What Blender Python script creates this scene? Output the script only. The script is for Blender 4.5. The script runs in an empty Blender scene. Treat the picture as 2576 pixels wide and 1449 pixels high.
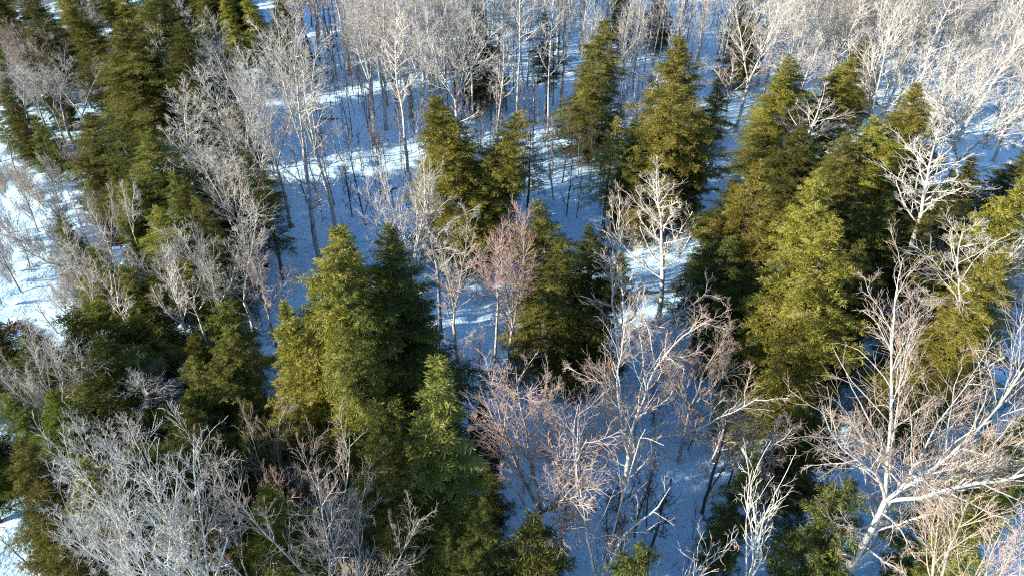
import bpy, math, random
import numpy as np
from mathutils import Vector

# ------------------------------------------------------------------ camera, sky, sun
scene = bpy.context.scene
COL = scene.collection
CAM_H = 34.0
PITCH = math.radians(38.0)              # degrees below the horizon
IMG_W, IMG_H = 2576.0, 1449.0           # pixel grid used for reading positions off the photograph
FPX = 1770.0                            # focal length in those pixels
cam_data = bpy.data.cameras.new("camera")
cam_data.sensor_width = 36.0
cam_data.lens = 36.0 * FPX / IMG_W
cam_data.clip_start = 0.1
cam_data.clip_end = 5000.0
cam = bpy.data.objects.new("camera", cam_data)
cam.location = (0, 0, CAM_H)
cam.rotation_euler = (math.pi / 2 - PITCH, 0, 0)
COL.objects.link(cam)
scene.camera = cam

SUN_EL = math.radians(17.0)
SUN_AZ = math.radians(72.0)             # light travels towards this bearing (from +Y towards +X)
world = bpy.data.worlds.new("World")
scene.world = world
world.use_nodes = True
wn = world.node_tree
sky = wn.nodes.new("ShaderNodeTexSky")
sky.sky_type = 'NISHITA'
sky.sun_disc = False
sky.sun_elevation = SUN_EL
sky.sun_rotation = SUN_AZ + math.pi
sky.air_density = 1.0
sky.dust_density = 0.0
sky.ozone_density = 4.6
wn.links.new(sky.outputs[0], wn.nodes["Background"].inputs[0])
wn.nodes["Background"].inputs[1].default_value = 0.098

sun_data = bpy.data.lights.new("sun", 'SUN')
sun_data.energy = 5.0
sun_data.angle = math.radians(0.5)
sun_data.color = (1.0, 0.92, 0.78)
sun = bpy.data.objects.new("sun", sun_data)
ld = Vector((math.sin(SUN_AZ) * math.cos(SUN_EL), math.cos(SUN_AZ) * math.cos(SUN_EL), -math.sin(SUN_EL)))
sun.rotation_euler = ld.to_track_quat('-Z', 'Y').to_euler()
COL.objects.link(sun)

scene.view_settings.view_transform = 'Standard'
scene.view_settings.look = 'None'
scene.view_settings.exposure = 1.68
scene.view_settings.gamma = 1.0
scene.render.engine = 'CYCLES'
scene.cycles.use_denoising = False
scene.cycles.filter_width = 1.15
scene.cycles.max_bounces = 5
scene.cycles.diffuse_bounces = 3
scene.cycles.transmission_bounces = 3

rng = np.random.default_rng(11)
random.seed(5)

# ------------------------------------------------------------------ materials
def nd(nt, typ, **kw):
    n = nt.nodes.new(typ)
    for k, v in kw.items():
        setattr(n, k, v)
    return n

def ramp(nt, stops):
    r = nd(nt, "ShaderNodeValToRGB")
    el = r.color_ramp.elements
    while len(el) < len(stops):
        el.new(0.5)
    for e, (p, c) in zip(el, stops):
        e.position = p
        e.color = (*c, 1)
    return r

def mat_snow():
    m = bpy.data.materials.new("snow"); m.use_nodes = True
    nt = m.node_tree; b = nt.nodes["Principled BSDF"]
    geo = nd(nt, "ShaderNodeNewGeometry")
    n1 = nd(nt, "ShaderNodeTexNoise"); n1.inputs["Scale"].default_value = 0.55; n1.inputs["Detail"].default_value = 6
    n2 = nd(nt, "ShaderNodeTexNoise"); n2.inputs["Scale"].default_value = 5.0; n2.inputs["Detail"].default_value = 5
    n3 = nd(nt, "ShaderNodeTexNoise"); n3.inputs["Scale"].default_value = 9.0; n3.inputs["Detail"].default_value = 8
    n3.inputs["Roughness"].default_value = 0.7
    for n in (n1, n2, n3):
        nt.links.new(geo.outputs["Position"], n.inputs["Vector"])
    # fallen needles and bark crumbs lying on the snow
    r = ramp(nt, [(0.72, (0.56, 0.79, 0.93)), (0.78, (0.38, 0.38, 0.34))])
    nt.links.new(n3.outputs["Fac"], r.inputs["Fac"])
    nt.links.new(r.outputs["Color"], b.inputs["Base Color"])
    b.inputs["Roughness"].default_value = 0.75
    b.inputs["Specular IOR Level"].default_value = 0.25
    add = nd(nt, "ShaderNodeMath", operation='MULTIPLY_ADD')
    nt.links.new(n2.outputs["Fac"], add.inputs[0]); add.inputs[1].default_value = 0.35
    nt.links.new(n1.outputs["Fac"], add.inputs[2])
    bp = nd(nt, "ShaderNodeBump"); bp.inputs["Strength"].default_value = 0.6; bp.inputs["Distance"].default_value = 0.35
    nt.links.new(add.outputs[0], bp.inputs["Height"])
    nt.links.new(bp.outputs["Normal"], b.inputs["Normal"])
    return m

def mat_bark(name, light, dark, scale=3.0, lo=0.35, hi=0.7):
    m = bpy.data.materials.new(name); m.use_nodes = True
    nt = m.node_tree; b = nt.nodes["Principled BSDF"]
    tc = nd(nt, "ShaderNodeTexCoord")
    mp = nd(nt, "ShaderNodeMapping"); mp.inputs["Scale"].default_value = (2.2, 2.2, 0.8)
    n = nd(nt, "ShaderNodeTexNoise"); n.inputs["Scale"].default_value = scale; n.inputs["Detail"].default_value = 5
    nt.links.new(tc.outputs["Object"], mp.inputs["Vector"]); nt.links.new(mp.outputs["Vector"], n.inputs["Vector"])
    r = ramp(nt, [(lo, dark), (hi, light)])
    nt.links.new(n.outputs["Fac"], r.inputs["Fac"])
    oi = nd(nt, "ShaderNodeObjectInfo")
    hs = nd(nt, "ShaderNodeHueSaturation")
    mr = nd(nt, "ShaderNodeMapRange"); mr.inputs["To Min"].default_value = 0.78; mr.inputs["To Max"].default_value = 1.15
    nt.links.new(oi.outputs["Random"], mr.inputs["Value"]); nt.links.new(mr.outputs[0], hs.inputs["Value"])
    nt.links.new(r.outputs["Color"], hs.inputs["Color"])
    nt.links.new(hs.outputs["Color"], b.inputs["Base Color"])
    b.inputs["Roughness"].default_value = 0.85
    b.inputs["Specular IOR Level"].default_value = 0.2
    bp = nd(nt, "ShaderNodeBump"); bp.inputs["Strength"].default_value = 0.5; bp.inputs["Distance"].default_value = 0.03
    nt.links.new(n.outputs["Fac"], bp.inputs["Height"]); nt.links.new(bp.outputs["Normal"], b.inputs["Normal"])
    return m

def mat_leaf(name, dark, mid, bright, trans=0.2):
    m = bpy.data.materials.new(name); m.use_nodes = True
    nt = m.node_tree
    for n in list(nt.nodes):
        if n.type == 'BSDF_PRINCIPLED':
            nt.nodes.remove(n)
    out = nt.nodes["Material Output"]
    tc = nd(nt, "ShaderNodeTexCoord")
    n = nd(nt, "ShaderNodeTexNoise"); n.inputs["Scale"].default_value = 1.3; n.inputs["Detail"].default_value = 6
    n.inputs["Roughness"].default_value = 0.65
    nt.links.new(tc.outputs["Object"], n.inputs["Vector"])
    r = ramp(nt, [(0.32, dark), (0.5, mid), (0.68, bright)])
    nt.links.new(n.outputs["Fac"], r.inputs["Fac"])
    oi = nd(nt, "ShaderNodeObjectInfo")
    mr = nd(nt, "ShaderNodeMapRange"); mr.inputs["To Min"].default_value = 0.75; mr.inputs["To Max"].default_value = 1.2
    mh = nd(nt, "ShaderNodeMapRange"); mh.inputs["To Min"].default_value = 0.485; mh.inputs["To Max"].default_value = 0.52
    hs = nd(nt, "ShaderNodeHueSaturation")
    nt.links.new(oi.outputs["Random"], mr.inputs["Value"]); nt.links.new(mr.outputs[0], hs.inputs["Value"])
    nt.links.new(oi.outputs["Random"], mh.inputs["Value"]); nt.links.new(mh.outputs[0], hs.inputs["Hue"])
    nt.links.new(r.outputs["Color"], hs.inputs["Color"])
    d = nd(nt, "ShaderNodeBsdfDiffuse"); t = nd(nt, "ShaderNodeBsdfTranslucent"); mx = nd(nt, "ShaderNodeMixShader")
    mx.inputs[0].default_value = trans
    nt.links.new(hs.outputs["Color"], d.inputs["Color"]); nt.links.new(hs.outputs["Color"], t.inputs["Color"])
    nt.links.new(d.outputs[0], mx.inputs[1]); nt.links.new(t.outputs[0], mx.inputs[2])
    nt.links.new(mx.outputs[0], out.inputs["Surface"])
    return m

M = {
    'snow': mat_snow(),
    'bark_pale': mat_bark("bark_pale", (0.60, 0.565, 0.51), (0.22, 0.205, 0.185)),
    'bark_white': mat_bark("bark_white", (0.60, 0.56, 0.485), (0.27, 0.245, 0.21), lo=0.28, hi=0.55),
    'bark_grey': mat_bark("bark_grey", (0.42, 0.40, 0.37), (0.18, 0.17, 0.16)),
    'bark_brown': mat_bark("bark_brown", (0.20, 0.15, 0.11), (0.07, 0.055, 0.045)),
    'bark_tan': mat_bark("bark_tan", (0.45, 0.37, 0.28), (0.20, 0.16, 0.12)),
    'twig_pale': mat_bark("twig_pale", (0.52, 0.485, 0.43), (0.35, 0.325, 0.285)),
    'twig_grey': mat_bark("twig_grey", (0.49, 0.47, 0.43), (0.31, 0.30, 0.275)),
    'twig_pink': mat_bark("twig_pink", (0.58, 0.36, 0.31), (0.40, 0.245, 0.21)),
    'twig_rose': mat_bark("twig_rose", (0.46, 0.345, 0.30), (0.31, 0.225, 0.19)),
    'twig_brown': mat_bark("twig_brown", (0.40, 0.315, 0.25), (0.26, 0.20, 0.16)),
    'twig_dark': mat_bark("twig_dark", (0.16, 0.13, 0.11), (0.08, 0.065, 0.055)),
    'leaf_gold_sunlit': mat_leaf("leaf_gold_sunlit", (0.090, 0.094, 0.018), (0.235, 0.222, 0.038), (0.37, 0.33, 0.10)),  # gold-green needles, colour brightened to carry the sunlight on lit trees
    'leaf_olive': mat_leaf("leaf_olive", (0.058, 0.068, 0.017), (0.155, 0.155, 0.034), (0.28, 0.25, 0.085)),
    'leaf_deep_shaded': mat_leaf("leaf_deep_shaded", (0.036, 0.046, 0.014), (0.088, 0.096, 0.023), (0.165, 0.158, 0.042)),  # dark green needles, colour darkened to carry the shade on dim trees
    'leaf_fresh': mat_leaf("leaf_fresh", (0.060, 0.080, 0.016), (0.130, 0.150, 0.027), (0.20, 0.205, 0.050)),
    'bracken': mat_bark("bracken", (0.30, 0.16, 0.08), (0.12, 0.065, 0.04), 6.0),
}

# ------------------------------------------------------------------ mesh helpers
UP = np.array([0.0, 0.0, 1.0])

def nrm(v):
    return v / np.maximum(np.linalg.norm(v, axis=-1, keepdims=True), 1e-9)

def mesh_np(name, verts, faces, mats, smooth=True):
    """verts (n,3), faces (m,4 or 3) int arrays"""
    me = bpy.data.meshes.new(name)
    k = faces.shape[1]
    me.vertices.add(len(verts)); me.vertices.foreach_set("co", np.asarray(verts, dtype=np.float32).ravel())
    me.loops.add(faces.size); me.loops.foreach_set("vertex_index", faces.astype(np.int32).ravel())
    me.polygons.add(len(faces))
    me.polygons.foreach_set("loop_start", np.arange(0, faces.size, k, dtype=np.int32))
    me.polygons.foreach_set("loop_total", np.full(len(faces), k, dtype=np.int32))
    if smooth:
        me.polygons.foreach_set("use_smooth", np.ones(len(faces), dtype=bool))
    me.materials.append(mats)
    me.update(calc_edges=True)
    return me

def tubes(sets):
    """sets of (P[N,n,3], R[N,n], sides) -> verts, quads"""
    V, F, off = [], [], 0
    for P, R, k in sets:
        N, n, _ = P.shape
        if N == 0:
            continue
        T = np.gradient(P, axis=1)
        T = nrm(T)
        mean = nrm(P[:, -1] - P[:, 0])
        ref = np.where(np.abs(mean[:, 2:3]) < 0.8, UP, np.array([1.0, 0.0, 0.0]))
        U = nrm(np.cross(T, ref[:, None, :])); W = np.cross(T, U)
        a = np.arange(k) * 2 * np.pi / k
        ring = U[:, :, None, :] * np.cos(a)[None, None, :, None] + W[:, :, None, :] * np.sin(a)[None, None, :, None]
        v = P[:, :, None, :] + ring * R[:, :, None, None]
        V.append(v.reshape(-1, 3))
        base = off + np.arange(N)[:, None, None] * n * k
        i = np.arange(n - 1)[None, :, None] * k
        j = np.arange(k)[None, None, :]; j2 = (j + 1) % k
        q = np.stack([base + i + j, base + i + j2, base + i + k + j2, base + i + k + j], axis=-1)
        F.append(q.reshape(-1, 4)); off += N * n * k
    return np.concatenate(V), np.concatenate(F)

def grow(rg, start, d, L, n, wander=0.12, trop=0.05, droop=0.0):
    N = len(start)
    P = np.empty((N, n, 3)); P[:, 0] = start
    step = (L / (n - 1))[:, None]
    d = nrm(d)
    for i in range(1, n):
        P[:, i] = P[:, i - 1] + d * step
        d = nrm(d + rg.normal(0, wander, (N, 3)) + UP * (trop - droop * i / n))
    return P

def at(P, idx, t):
    n = P.shape[1]
    f = t * (n - 1); i = np.minimum(f.astype(int), n - 2); w = (f - i)[:, None]
    a = P[idx, i]; b = P[idx, i + 1]
    return a * (1 - w) + b * w, nrm(b - a)

def kids(rg, P, R, L, cnt, t0, t1, ang, lenf, n, wander, trop, rmul, rmin, droop=0.0, flat=None):
    """children of every polyline; cnt (N,) ints.  flat: None = all round, else sideways spread in the plane"""
    idx = np.repeat(np.arange(len(P)), cnt)
    m = len(idx)
    first = np.repeat(np.cumsum(cnt) - cnt, cnt)
    k = np.arange(m) - first
    t = t0 + (t1 - t0) * np.clip((k + rg.uniform(0.1, 0.9, m)) / np.maximum(cnt[idx], 1), 0, 1)
    pos, T = at(P, idx, t)
    n_ = P.shape[1]
    rr = R[idx, np.minimum((t * (n_ - 1)).astype(int), n_ - 1)]
    ref = np.where(np.abs(T[:, 2:3]) < 0.9, UP, np.array([1.0, 0, 0]))
    S = nrm(np.cross(T, ref)); B = np.cross(S, T)
    a = rg.uniform(ang[0], ang[1], m)[:, None]
    if flat is None:
        az = (k * 2.39996 + rg.uniform(0, 6.28, len(P))[idx] + rg.normal(0, 0.5, m))[:, None]
    else:
        az = (np.where(k % 2 == 0, 0.0, np.pi) + rg.normal(0, flat, m))[:, None]
    d = np.cos(a) * T + np.sin(a) * (np.cos(az) * S + np.sin(az) * B)
    ln = L[idx] * lenf(t) * rg.uniform(0.6, 1.15, m)
    C = grow(rg, pos, d, ln, n, wander, trop, droop)
    r0 = np.maximum(rr * rmul, rmin)
    CR = r0[:, None] * np.linspace(1, 0.35, n)[None, :]
    CR = np.maximum(CR, rmin * 0.6)
    return C, CR, ln, idx

# ------------------------------------------------------------------ bare hardwoods
def bare_tree(seed, h=15.0, r0=0.16, crown0=0.4, style='birch', nlead=3, nl=12, limb_len=0.3, limb_ang=(0.6, 1.0),
              nb=8, nt=7, ntw=4, wander=0.10, trop=0.10, lean=0.02, tw=1.0, lower=0, lead_ang=(0.2, 0.5), crook=0.05):
    rg = np.random.default_rng(seed)
    parts = {'trunk': [], 'limbs': [], 'crown': []}
    d0 = np.array([[rg.normal(0, lean), rg.normal(0, lean), 1.0]])
    LL = []   # polylines that carry branches
    if style == 'birch':
        P = grow(rg, np.array([[0, 0, -0.35]]), d0, np.array([h + 0.35]), 18, crook * 0.55, 0.05)
        t = np.linspace(0, 1, 18)
        R = (r0 * (1 - t) ** 0.8 + 0.012)[None, :]
        R[0, 0] *= 1.35
        parts['trunk'].append((P, R, 8))
        L, LR, ll, _ = kids(rg, P, R, np.array([h]), np.array([nl]), crown0, 0.97, limb_ang,
                            lambda t: limb_len * (1.12 - ((t - crown0) / (1 - crown0)) ** 1.3), 9, wander, trop, 0.55, 0.014)
        tipP, tipR, tipL = P[:, 9:], R[:, 9:], np.array([h * 0.5])
        LL.append((L, LR, ll)); extra = (tipP, tipR, tipL)
    else:
        fh = crown0 * h
        P = grow(rg, np.array([[0, 0, -0.35]]), d0, np.array([fh + 0.35]), 10, crook, 0.05)
        t = np.linspace(0, 1, 10)
        R = (r0 * (1 - 0.38 * t))[None, :]
        R[0, 0] *= 1.35
        parts['trunk'].append((P, R, 8))
        az = np.arange(nlead) * 2 * np.pi / nlead + rg.normal(0, 0.4, nlead)
        a = rg.uniform(*lead_ang, nlead)
        dd = np.stack([np.sin(a) * np.cos(az), np.sin(a) * np.sin(az), np.cos(a)], 1)
        st = np.repeat(P[:, -1] - np.array([[0, 0, 0.06]]), nlead, 0)
        ll = (h - fh) * rg.uniform(0.78, 1.06, nlead) / np.cos(a * 0.75)
        L = grow(rg, st, dd, ll, 12, wander * 0.85, trop * 0.75)
        LR = (R[0, -1] * rg.uniform(0.48, 0.68, nlead))[:, None] * (1 - np.linspace(0, 1, 12))[None, :] ** 0.85 + 0.011
        LL.append((L, LR, ll))
        # limbs from the leaders
        c = np.full(nlead, max(2, nl // nlead))
        L2, LR2, l2, _ = kids(rg, L, LR, ll, c, 0.12, 0.8, limb_ang, lambda t: limb_len * 1.5 * (1.1 - 0.75 * t), 9, wander, trop, 0.52, 0.013)
        LL.append((L2, LR2, l2)); extra = None
        if lower:
            L3, LR3, l3, _ = kids(rg, P, R, np.array([h]), np.array([lower]), 0.45, 0.95, (0.9, 1.3), lambda t: 0.2 + 0 * t, 9, wander, trop, 0.35, 0.013)
            LL.append((L3, LR3, l3))
    allP, allR, allL = [], [], []
    for (L, LR, ll) in LL:
        for i in range(len(L)):
            allP.append((L[i:i + 1], LR[i:i + 1], ll[i]))
    allP.sort(key=lambda q: -q[1][0, 0] * q[2])
    nlimb = min(8, len(allP))
    parts['limbs'] = [[(p, r, 6)] for p, r, _ in allP[:nlimb]]
    rest = [(p, r, 5) for p, r, _ in allP[nlimb:]]
    if rest:
        parts['crown'].append((np.concatenate([q[0] if q[0].shape[1] == 9 else q[0][:, ::1][:, :9] for q in rest]),
                               np.concatenate([q[1][:, :9] for q in rest]), 5))
    for (L, LR, ll) in LL + ([extra] if extra else []):
        cb = np.maximum(2, np.round(nb * np.clip(ll / (0.28 * h), 0.35, 1.8))).astype(int)
        B, BR, bl, _ = kids(rg, L, LR, ll, cb, 0.18, 0.99, (0.42, 0.85), lambda t: 0.42 * (1.1 - 0.65 * t), 6, wander * 1.2, trop * 0.6, 0.50, 0.0155 * tw)
        T, TR, tl, _ = kids(rg, B, BR, bl, np.maximum(2, rg.poisson(nt, len(B))), 0.15, 1.0, (0.4, 0.85), lambda t: 0.50 * (1.1 - 0.55 * t), 4, wander * 1.2, trop * 0.4, 0.65, 0.0110 * tw)
        W, WR, wl, _ = kids(rg, T, TR, np.maximum(tl, 0.35), np.maximum(1, rg.poisson(ntw, len(T))), 0.2, 1.0, (0.4, 0.85), lambda t: 0.62 * (1.1 - 0.4 * t), 3, wander * 1.2, trop * 0.3, 0.75, 0.0082 * tw)
        parts['crown'] += [(B, BR, 4), (T, TR, 3), (W, WR, 3)]
    return parts

# ------------------------------------------------------------------ hemlocks and other evergreens
def evergreen(seed, h=14.0, rad=2.6, base=0.12, nb=120, shape=0.8, irr=0.25, leaf=0.16, dens=1.0, droop=0.10, gap=0.0, r0=0.17, tops=1, asc=0.35):
    rg = np.random.default_rng(seed)
    leaders = [(np.array([0, 0, -0.3]), h + 0.3, 1.0)]
    P = grow(rg, np.array([[0, 0, -0.3]]), np.array([[0.0, 0.0, 1.0]]), np.array([h + 0.3]), 16, 0.018, 0.05)
    t = np.linspace(0, 1, 16)
    R = (r0 * (1 - t) ** 0.9 + 0.012)[None, :]
    trunks = [(P, R, 8)]
    stems = [(P, R, h, base, nb, rad)]
    for q in range(tops - 1):
        tt = rg.uniform(0.3, 0.55)
        s, _ = at(P, np.array([0]), np.array([tt]))
        a = rg.uniform(0, 6.28)
        hl = h * (0.97 - tt) * rg.uniform(0.75, 1.0)
        P2 = grow(rg, s, np.array([[math.cos(a) * 0.5, math.sin(a) * 0.5, 0.8]]), np.array([hl]), 12, 0.03, 0.22)
        R2 = (r0 * 0.5 * (1 - np.linspace(0, 1, 12)) ** 0.9 + 0.01)[None, :]
        trunks.append((P2, R2, 6)); stems.append((P2, R2, hl, 0.12, int(nb * hl / h * 0.8), rad * 0.62))
    BO, SPR = [], []
    for (SP, SR, sh, b0, n, rd) in stems:
        u = (np.arange(n) + rg.uniform(0, 1, n)) / n
        tt = b0 + (0.992 - b0) * u ** 0.92
        s = (1 - tt) / (1 - b0)
        keep = rg.uniform(0, 1, n) > gap
        tt, s = tt[keep], s[keep]; n = len(tt)
        az = np.arange(n) * 2.39996 + rg.normal(0, 0.45, n)
        # irregular outline: lobes round and up the crown
        lob = 1 + irr * np.sin(az * 2 + rg.uniform(0, 6)) * np.sin(tt * 9 + rg.uniform(0, 6)) + irr * 0.7 * np.sin(az * 3 + tt * 17 + rg.uniform(0, 6))
        L = rd * np.minimum(np.clip(s, 0.015, 1) ** shape, 0.015 + 1.7 * s) * np.where(s > 0.8, 1 - (s - 0.8) * 1.0, 1) * lob * rg.uniform(0.55, 1.08, n) + 0.12
        pos, _ = at(SP, np.zeros(n, int), tt)
        el = asc + 0.65 * np.clip(0.35 - s, 0, 1) * 2 - 0.25 * s + rg.normal(0, 0.22, n)
        d = np.stack([np.cos(az) * np.cos(el), np.sin(az) * np.cos(el), np.sin(el)], 1)
        Bp = grow(rg, pos, d, L, 8, 0.05, 0.0, droop * 2.0)
        Br = np.maximum(0.006, 0.013 * L[:, None]) * np.linspace(1, 0.3, 8)[None, :]
        BO.append((Bp, Br, 4))
        # flat sprays either side of the bough
        c = np.maximum(4, (L * 8 * dens + 3)).astype(int)
        Q, QR, ql, qi = kids(rg, Bp, Br, L, c, 0.16, 1.0, (0.65, 1.05), lambda t: 0.12 + 0.34 * (1.02 - t), 5, 0.12, 0.0, 0.5, 0.004, droop=droop * 1.6, flat=0.30)
        # sprigs
        def sprigs(PP, LLn, spacing):
            cc = np.maximum(3, (LLn / spacing)).astype(int)
            idx = np.repeat(np.arange(len(PP)), cc); m = len(idx)
            k = np.arange(m) - np.repeat(np.cumsum(cc) - cc, cc)
            t = np.clip((k + rg.uniform(0, 1, m)) / cc[idx], 0, 0.999)
            p, T = at(PP, idx, t)
            S = nrm(np.cross(T, UP) + 1e-6)
            a = rg.uniform(0.35, 0.95, m)[:, None]; sg = np.where(k % 2 == 0, 1, -1)[:, None]
            d = nrm(np.cos(a) * T + np.sin(a) * sg * S + rg.normal(0, 0.30, (m, 3)) - UP * rg.uniform(-0.45, 0.60, m)[:, None])
            l = leaf * rg.uniform(0.6, 1.25, m)
            SPR.append((p, d, l))
        sprigs(Q, ql, 0.0150 / dens)
        sprigs(Bp, L, 0.015 / dens)
        # leader tuft
        sprigs(SP[:, -3:], np.array([sh * 0.1]), 0.02)
    p = np.concatenate([q[0] for q in SPR]); d = np.concatenate([q[1] for q in SPR]); l = np.concatenate([q[2] for q in SPR])
    m = len(p)
    side = nrm(np.cross(d, UP + rg.normal(0, 0.8, (m, 3))))
    w = (l * rg.uniform(0.06, 0.105, m))[:, None]
    n3 = np.cross(side, d)
    tip = p + d * l[:, None] + UP * (rg.uniform(-0.3, 0.25, m) * l)[:, None]
    mid = p + d * (l * 0.45)[:, None]
    v = np.stack([p, mid + side * w, tip, mid - side * w], 1).reshape(-1, 3)
    f = np.arange(m * 4).reshape(-1, 4)
    return {'trunk': trunks, 'boughs': BO, 'crown': (v, f)}

# ------------------------------------------------------------------ prototypes (mesh data only; every tree is its own object)
PROTO = {}
TRI = 0
def reg_bare(key, **kw):
    global TRI
    p = bare_tree(**kw)
    out = {'h': kw.get('h', 15.0), 'kind': 'bare', 'parts': []}
    v, f = tubes(p['trunk']); out['parts'].append(('trunk', mesh_np('trunk', v, f, M['bark_pale']), 'bark')); TRI += 2 * len(f)
    for s in p['limbs']:
        v, f = tubes(s); out['parts'].append(('limb', mesh_np('limb', v, f, M['bark_pale']), 'bark')); TRI += 2 * len(f)
    p['crown'].sort(key=lambda q: -q[2])
    v, f = tubes(p['crown']); TRI += 2 * len(f)
    me = mesh_np('crown', v, f, M['bark_pale']); me.materials.append(M['twig_pale'])
    nbark = sum(q[0].shape[0] * (q[0].shape[1] - 1) * q[2] for q in p['crown'] if q[2] > 3)
    mi = np.ones(len(f), dtype=np.int32); mi[:nbark] = 0
    me.polygons.foreach_set("material_index", mi)
    out['parts'].append(('crown', me, 'twig'))
    out['rad'] = float(np.percentile(np.hypot(v[:, 0], v[:, 1]), 93))
    out['h'] = float(v[:, 2].max())
    PROTO[key] = out

def reg_green(key, **kw):
    global TRI
    p = evergreen(**kw)
    out = {'kind': 'green', 'parts': []}
    v, f = tubes(p['trunk']); out['parts'].append(('trunk', mesh_np('trunk', v, f, M['bark_brown']), 'bark')); TRI += 2 * len(f)
    v, f = tubes(p['boughs']); out['parts'].append(('boughs', mesh_np('boughs', v, f, M['bark_brown']), 'bough')); TRI += 2 * len(f)
    v, f = p['crown']; TRI += 2 * len(f)
    out['parts'].append(('crown', mesh_np('crown', v, f, M['leaf_olive'], smooth=False), 'leaf'))
    out['rad'] = float(np.percentile(np.hypot(v[:, 0], v[:, 1]), 96))
    out['h'] = float(v[:, 2].max())
    PROTO[key] = out

# vase-crowned maples
for i, s in enumerate((21, 22, 23, 24)):
    reg_bare(f'V{i}', seed=s, h=15, r0=0.17, crown0=(0.34, 0.42, 0.28, 0.5)[i], style='vase', nlead=(3, 4, 3, 2)[i], nl=(13, 14, 12, 12)[i], limb_len=0.27,
             limb_ang=(0.45, 0.85), nb=8, nt=7, ntw=4.4, wander=0.075, trop=0.05, lower=3)
# straight-stemmed birches
for i, s in enumerate((31, 32, 33)):
    reg_bare(f'B{i}', seed=s, h=16, r0=0.16, crown0=(0.38, 0.48, 0.3)[i], style='birch', nl=(18, 16, 22)[i], limb_len=0.25, limb_ang=(0.55, 0.95), nb=7, nt=6.5, ntw=4.2, wander=0.08, trop=0.06, crook=0.06)
# slender poles
for i, s in enumerate((41, 42, 43)):
    reg_bare(f'P{i}', seed=s, h=15, r0=0.095, crown0=(0.5, 0.6, 0.42)[i], style='birch', nl=(13, 11, 15)[i], limb_len=0.17, limb_ang=(0.5, 0.85), nb=6, nt=5.5, ntw=3.6, wander=0.08, trop=0.08, crook=0.05, lean=0.04)
# tall forked trunks
for i, s in enumerate((51, 52)):
    reg_bare(f'K{i}', seed=s, h=18, r0=0.2, crown0=(0.5, 0.44)[i], style='vase', nlead=(2, 3)[i], nl=14, limb_len=0.25, limb_ang=(0.55, 1.0), nb=8, nt=6.5, ntw=4.2, wander=0.10, trop=0.045, lower=6, lead_ang=(0.12, 0.32))
# wide old tree
reg_bare('G0', seed=63, h=18, r0=0.225, crown0=0.54, style='vase', nlead=5, nl=22, limb_len=0.36, limb_ang=(0.5, 1.0), nb=9, nt=6, ntw=3.6, wander=0.12, trop=0.03, lower=9, lead_ang=(0.3, 0.85))
# broad crooked crowns
for i, s in enumerate((71, 72)):
    reg_bare(f'C{i}', seed=s, h=13, r0=0.19, crown0=(0.42, 0.5)[i], style='vase', nlead=4, nl=14, limb_len=0.34, limb_ang=(0.6, 1.05), nb=8, nt=6.5, ntw=4, wander=0.17, trop=0.035, lower=3, lead_ang=(0.35, 0.75))
# stubby white tree with few twigs
reg_bare('W0', seed=82, h=11, r0=0.15, crown0=0.3, style='vase', nlead=4, nl=9, limb_len=0.2, limb_ang=(0.5, 0.9), nb=3, nt=2.2, ntw=1.6, wander=0.16, trop=0.10, lead_ang=(0.25, 0.6), tw=1.2)
# saplings and many-stemmed shrubs
for i, s in enumerate((91, 92, 93)):
    reg_bare(f'S{i}', seed=s, h=5, r0=0.042, crown0=(0.25, 0.35, 0.15)[i], style='birch', nl=(9, 7, 11)[i], limb_len=0.26, limb_ang=(0.5, 0.9), nb=4, nt=2.6, ntw=1.8, wander=0.10, trop=0.12, lean=0.06, tw=1.0)
for i, s in enumerate((95, 96)):
    reg_bare(f'H{i}', seed=s, h=4.5, r0=0.05, crown0=0.05, style='vase', nlead=9, nl=27, limb_len=0.26, limb_ang=(0.3, 0.6), nb=5, nt=4, ntw=2.4, wander=0.09, trop=0.10, lead_ang=(0.15, 0.6), tw=0.8)

reg_green('F0', seed=101, h=15, rad=2.9, base=0.10, nb=270, shape=0.60, irr=0.20)
reg_green('F1', seed=102, h=15, rad=2.7, base=0.08, nb=255, shape=0.66, irr=0.26, tops=2)
reg_green('F2', seed=103, h=15, rad=3.0, base=0.14, nb=255, shape=0.55, irr=0.28)
reg_green('F3', seed=104, h=15, rad=3.2, base=0.06, nb=255, shape=0.62, irr=0.30, tops=2, droop=0.13)
reg_green('N0', seed=111, h=13, rad=1.9, base=0.06, nb=210, shape=0.66, irr=0.20)
reg_green('N1', seed=112, h=13, rad=1.7, base=0.10, nb=270, shape=0.78, irr=0.22)
reg_green('D0', seed=121, h=15, rad=2.6, base=0.30, nb=120, shape=0.55, irr=0.35, gap=0.25, dens=0.85)
reg_green('D1', seed=122, h=12, rad=1.7, base=0.28, nb=110, shape=0.6, irr=0.35, gap=0.3, dens=0.75, r0=0.10)
reg_green('Y0', seed=131, h=6, rad=1.7, base=0.04, nb=110, shape=0.8, irr=0.25, r0=0.08)
reg_green('Y1', seed=132, h=6, rad=2.0, base=0.04, nb=105, shape=0.6, irr=0.32, r0=0.08, droop=0.14)

# ------------------------------------------------------------------ terrain
def ground_z(x, y):
    x = np.asarray(x, float); y = np.asarray(y, float)
    z = 0.35 * np.sin(x * 0.071 + 1.3) * np.cos(y * 0.063 + 0.4) + 0.22 * np.sin(x * 0.17 + y * 0.11) \
        + 0.10 * np.sin(x * 0.53 - y * 0.41 + 0.7) * np.sin(y * 0.37 + 2) + 0.07 * np.sin(x * 0.9 + 1.7 * np.sin(y * 0.31)) * np.sin(y * 1.13 + 0.8 * np.sin(x * 0.42))
    return z

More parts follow.
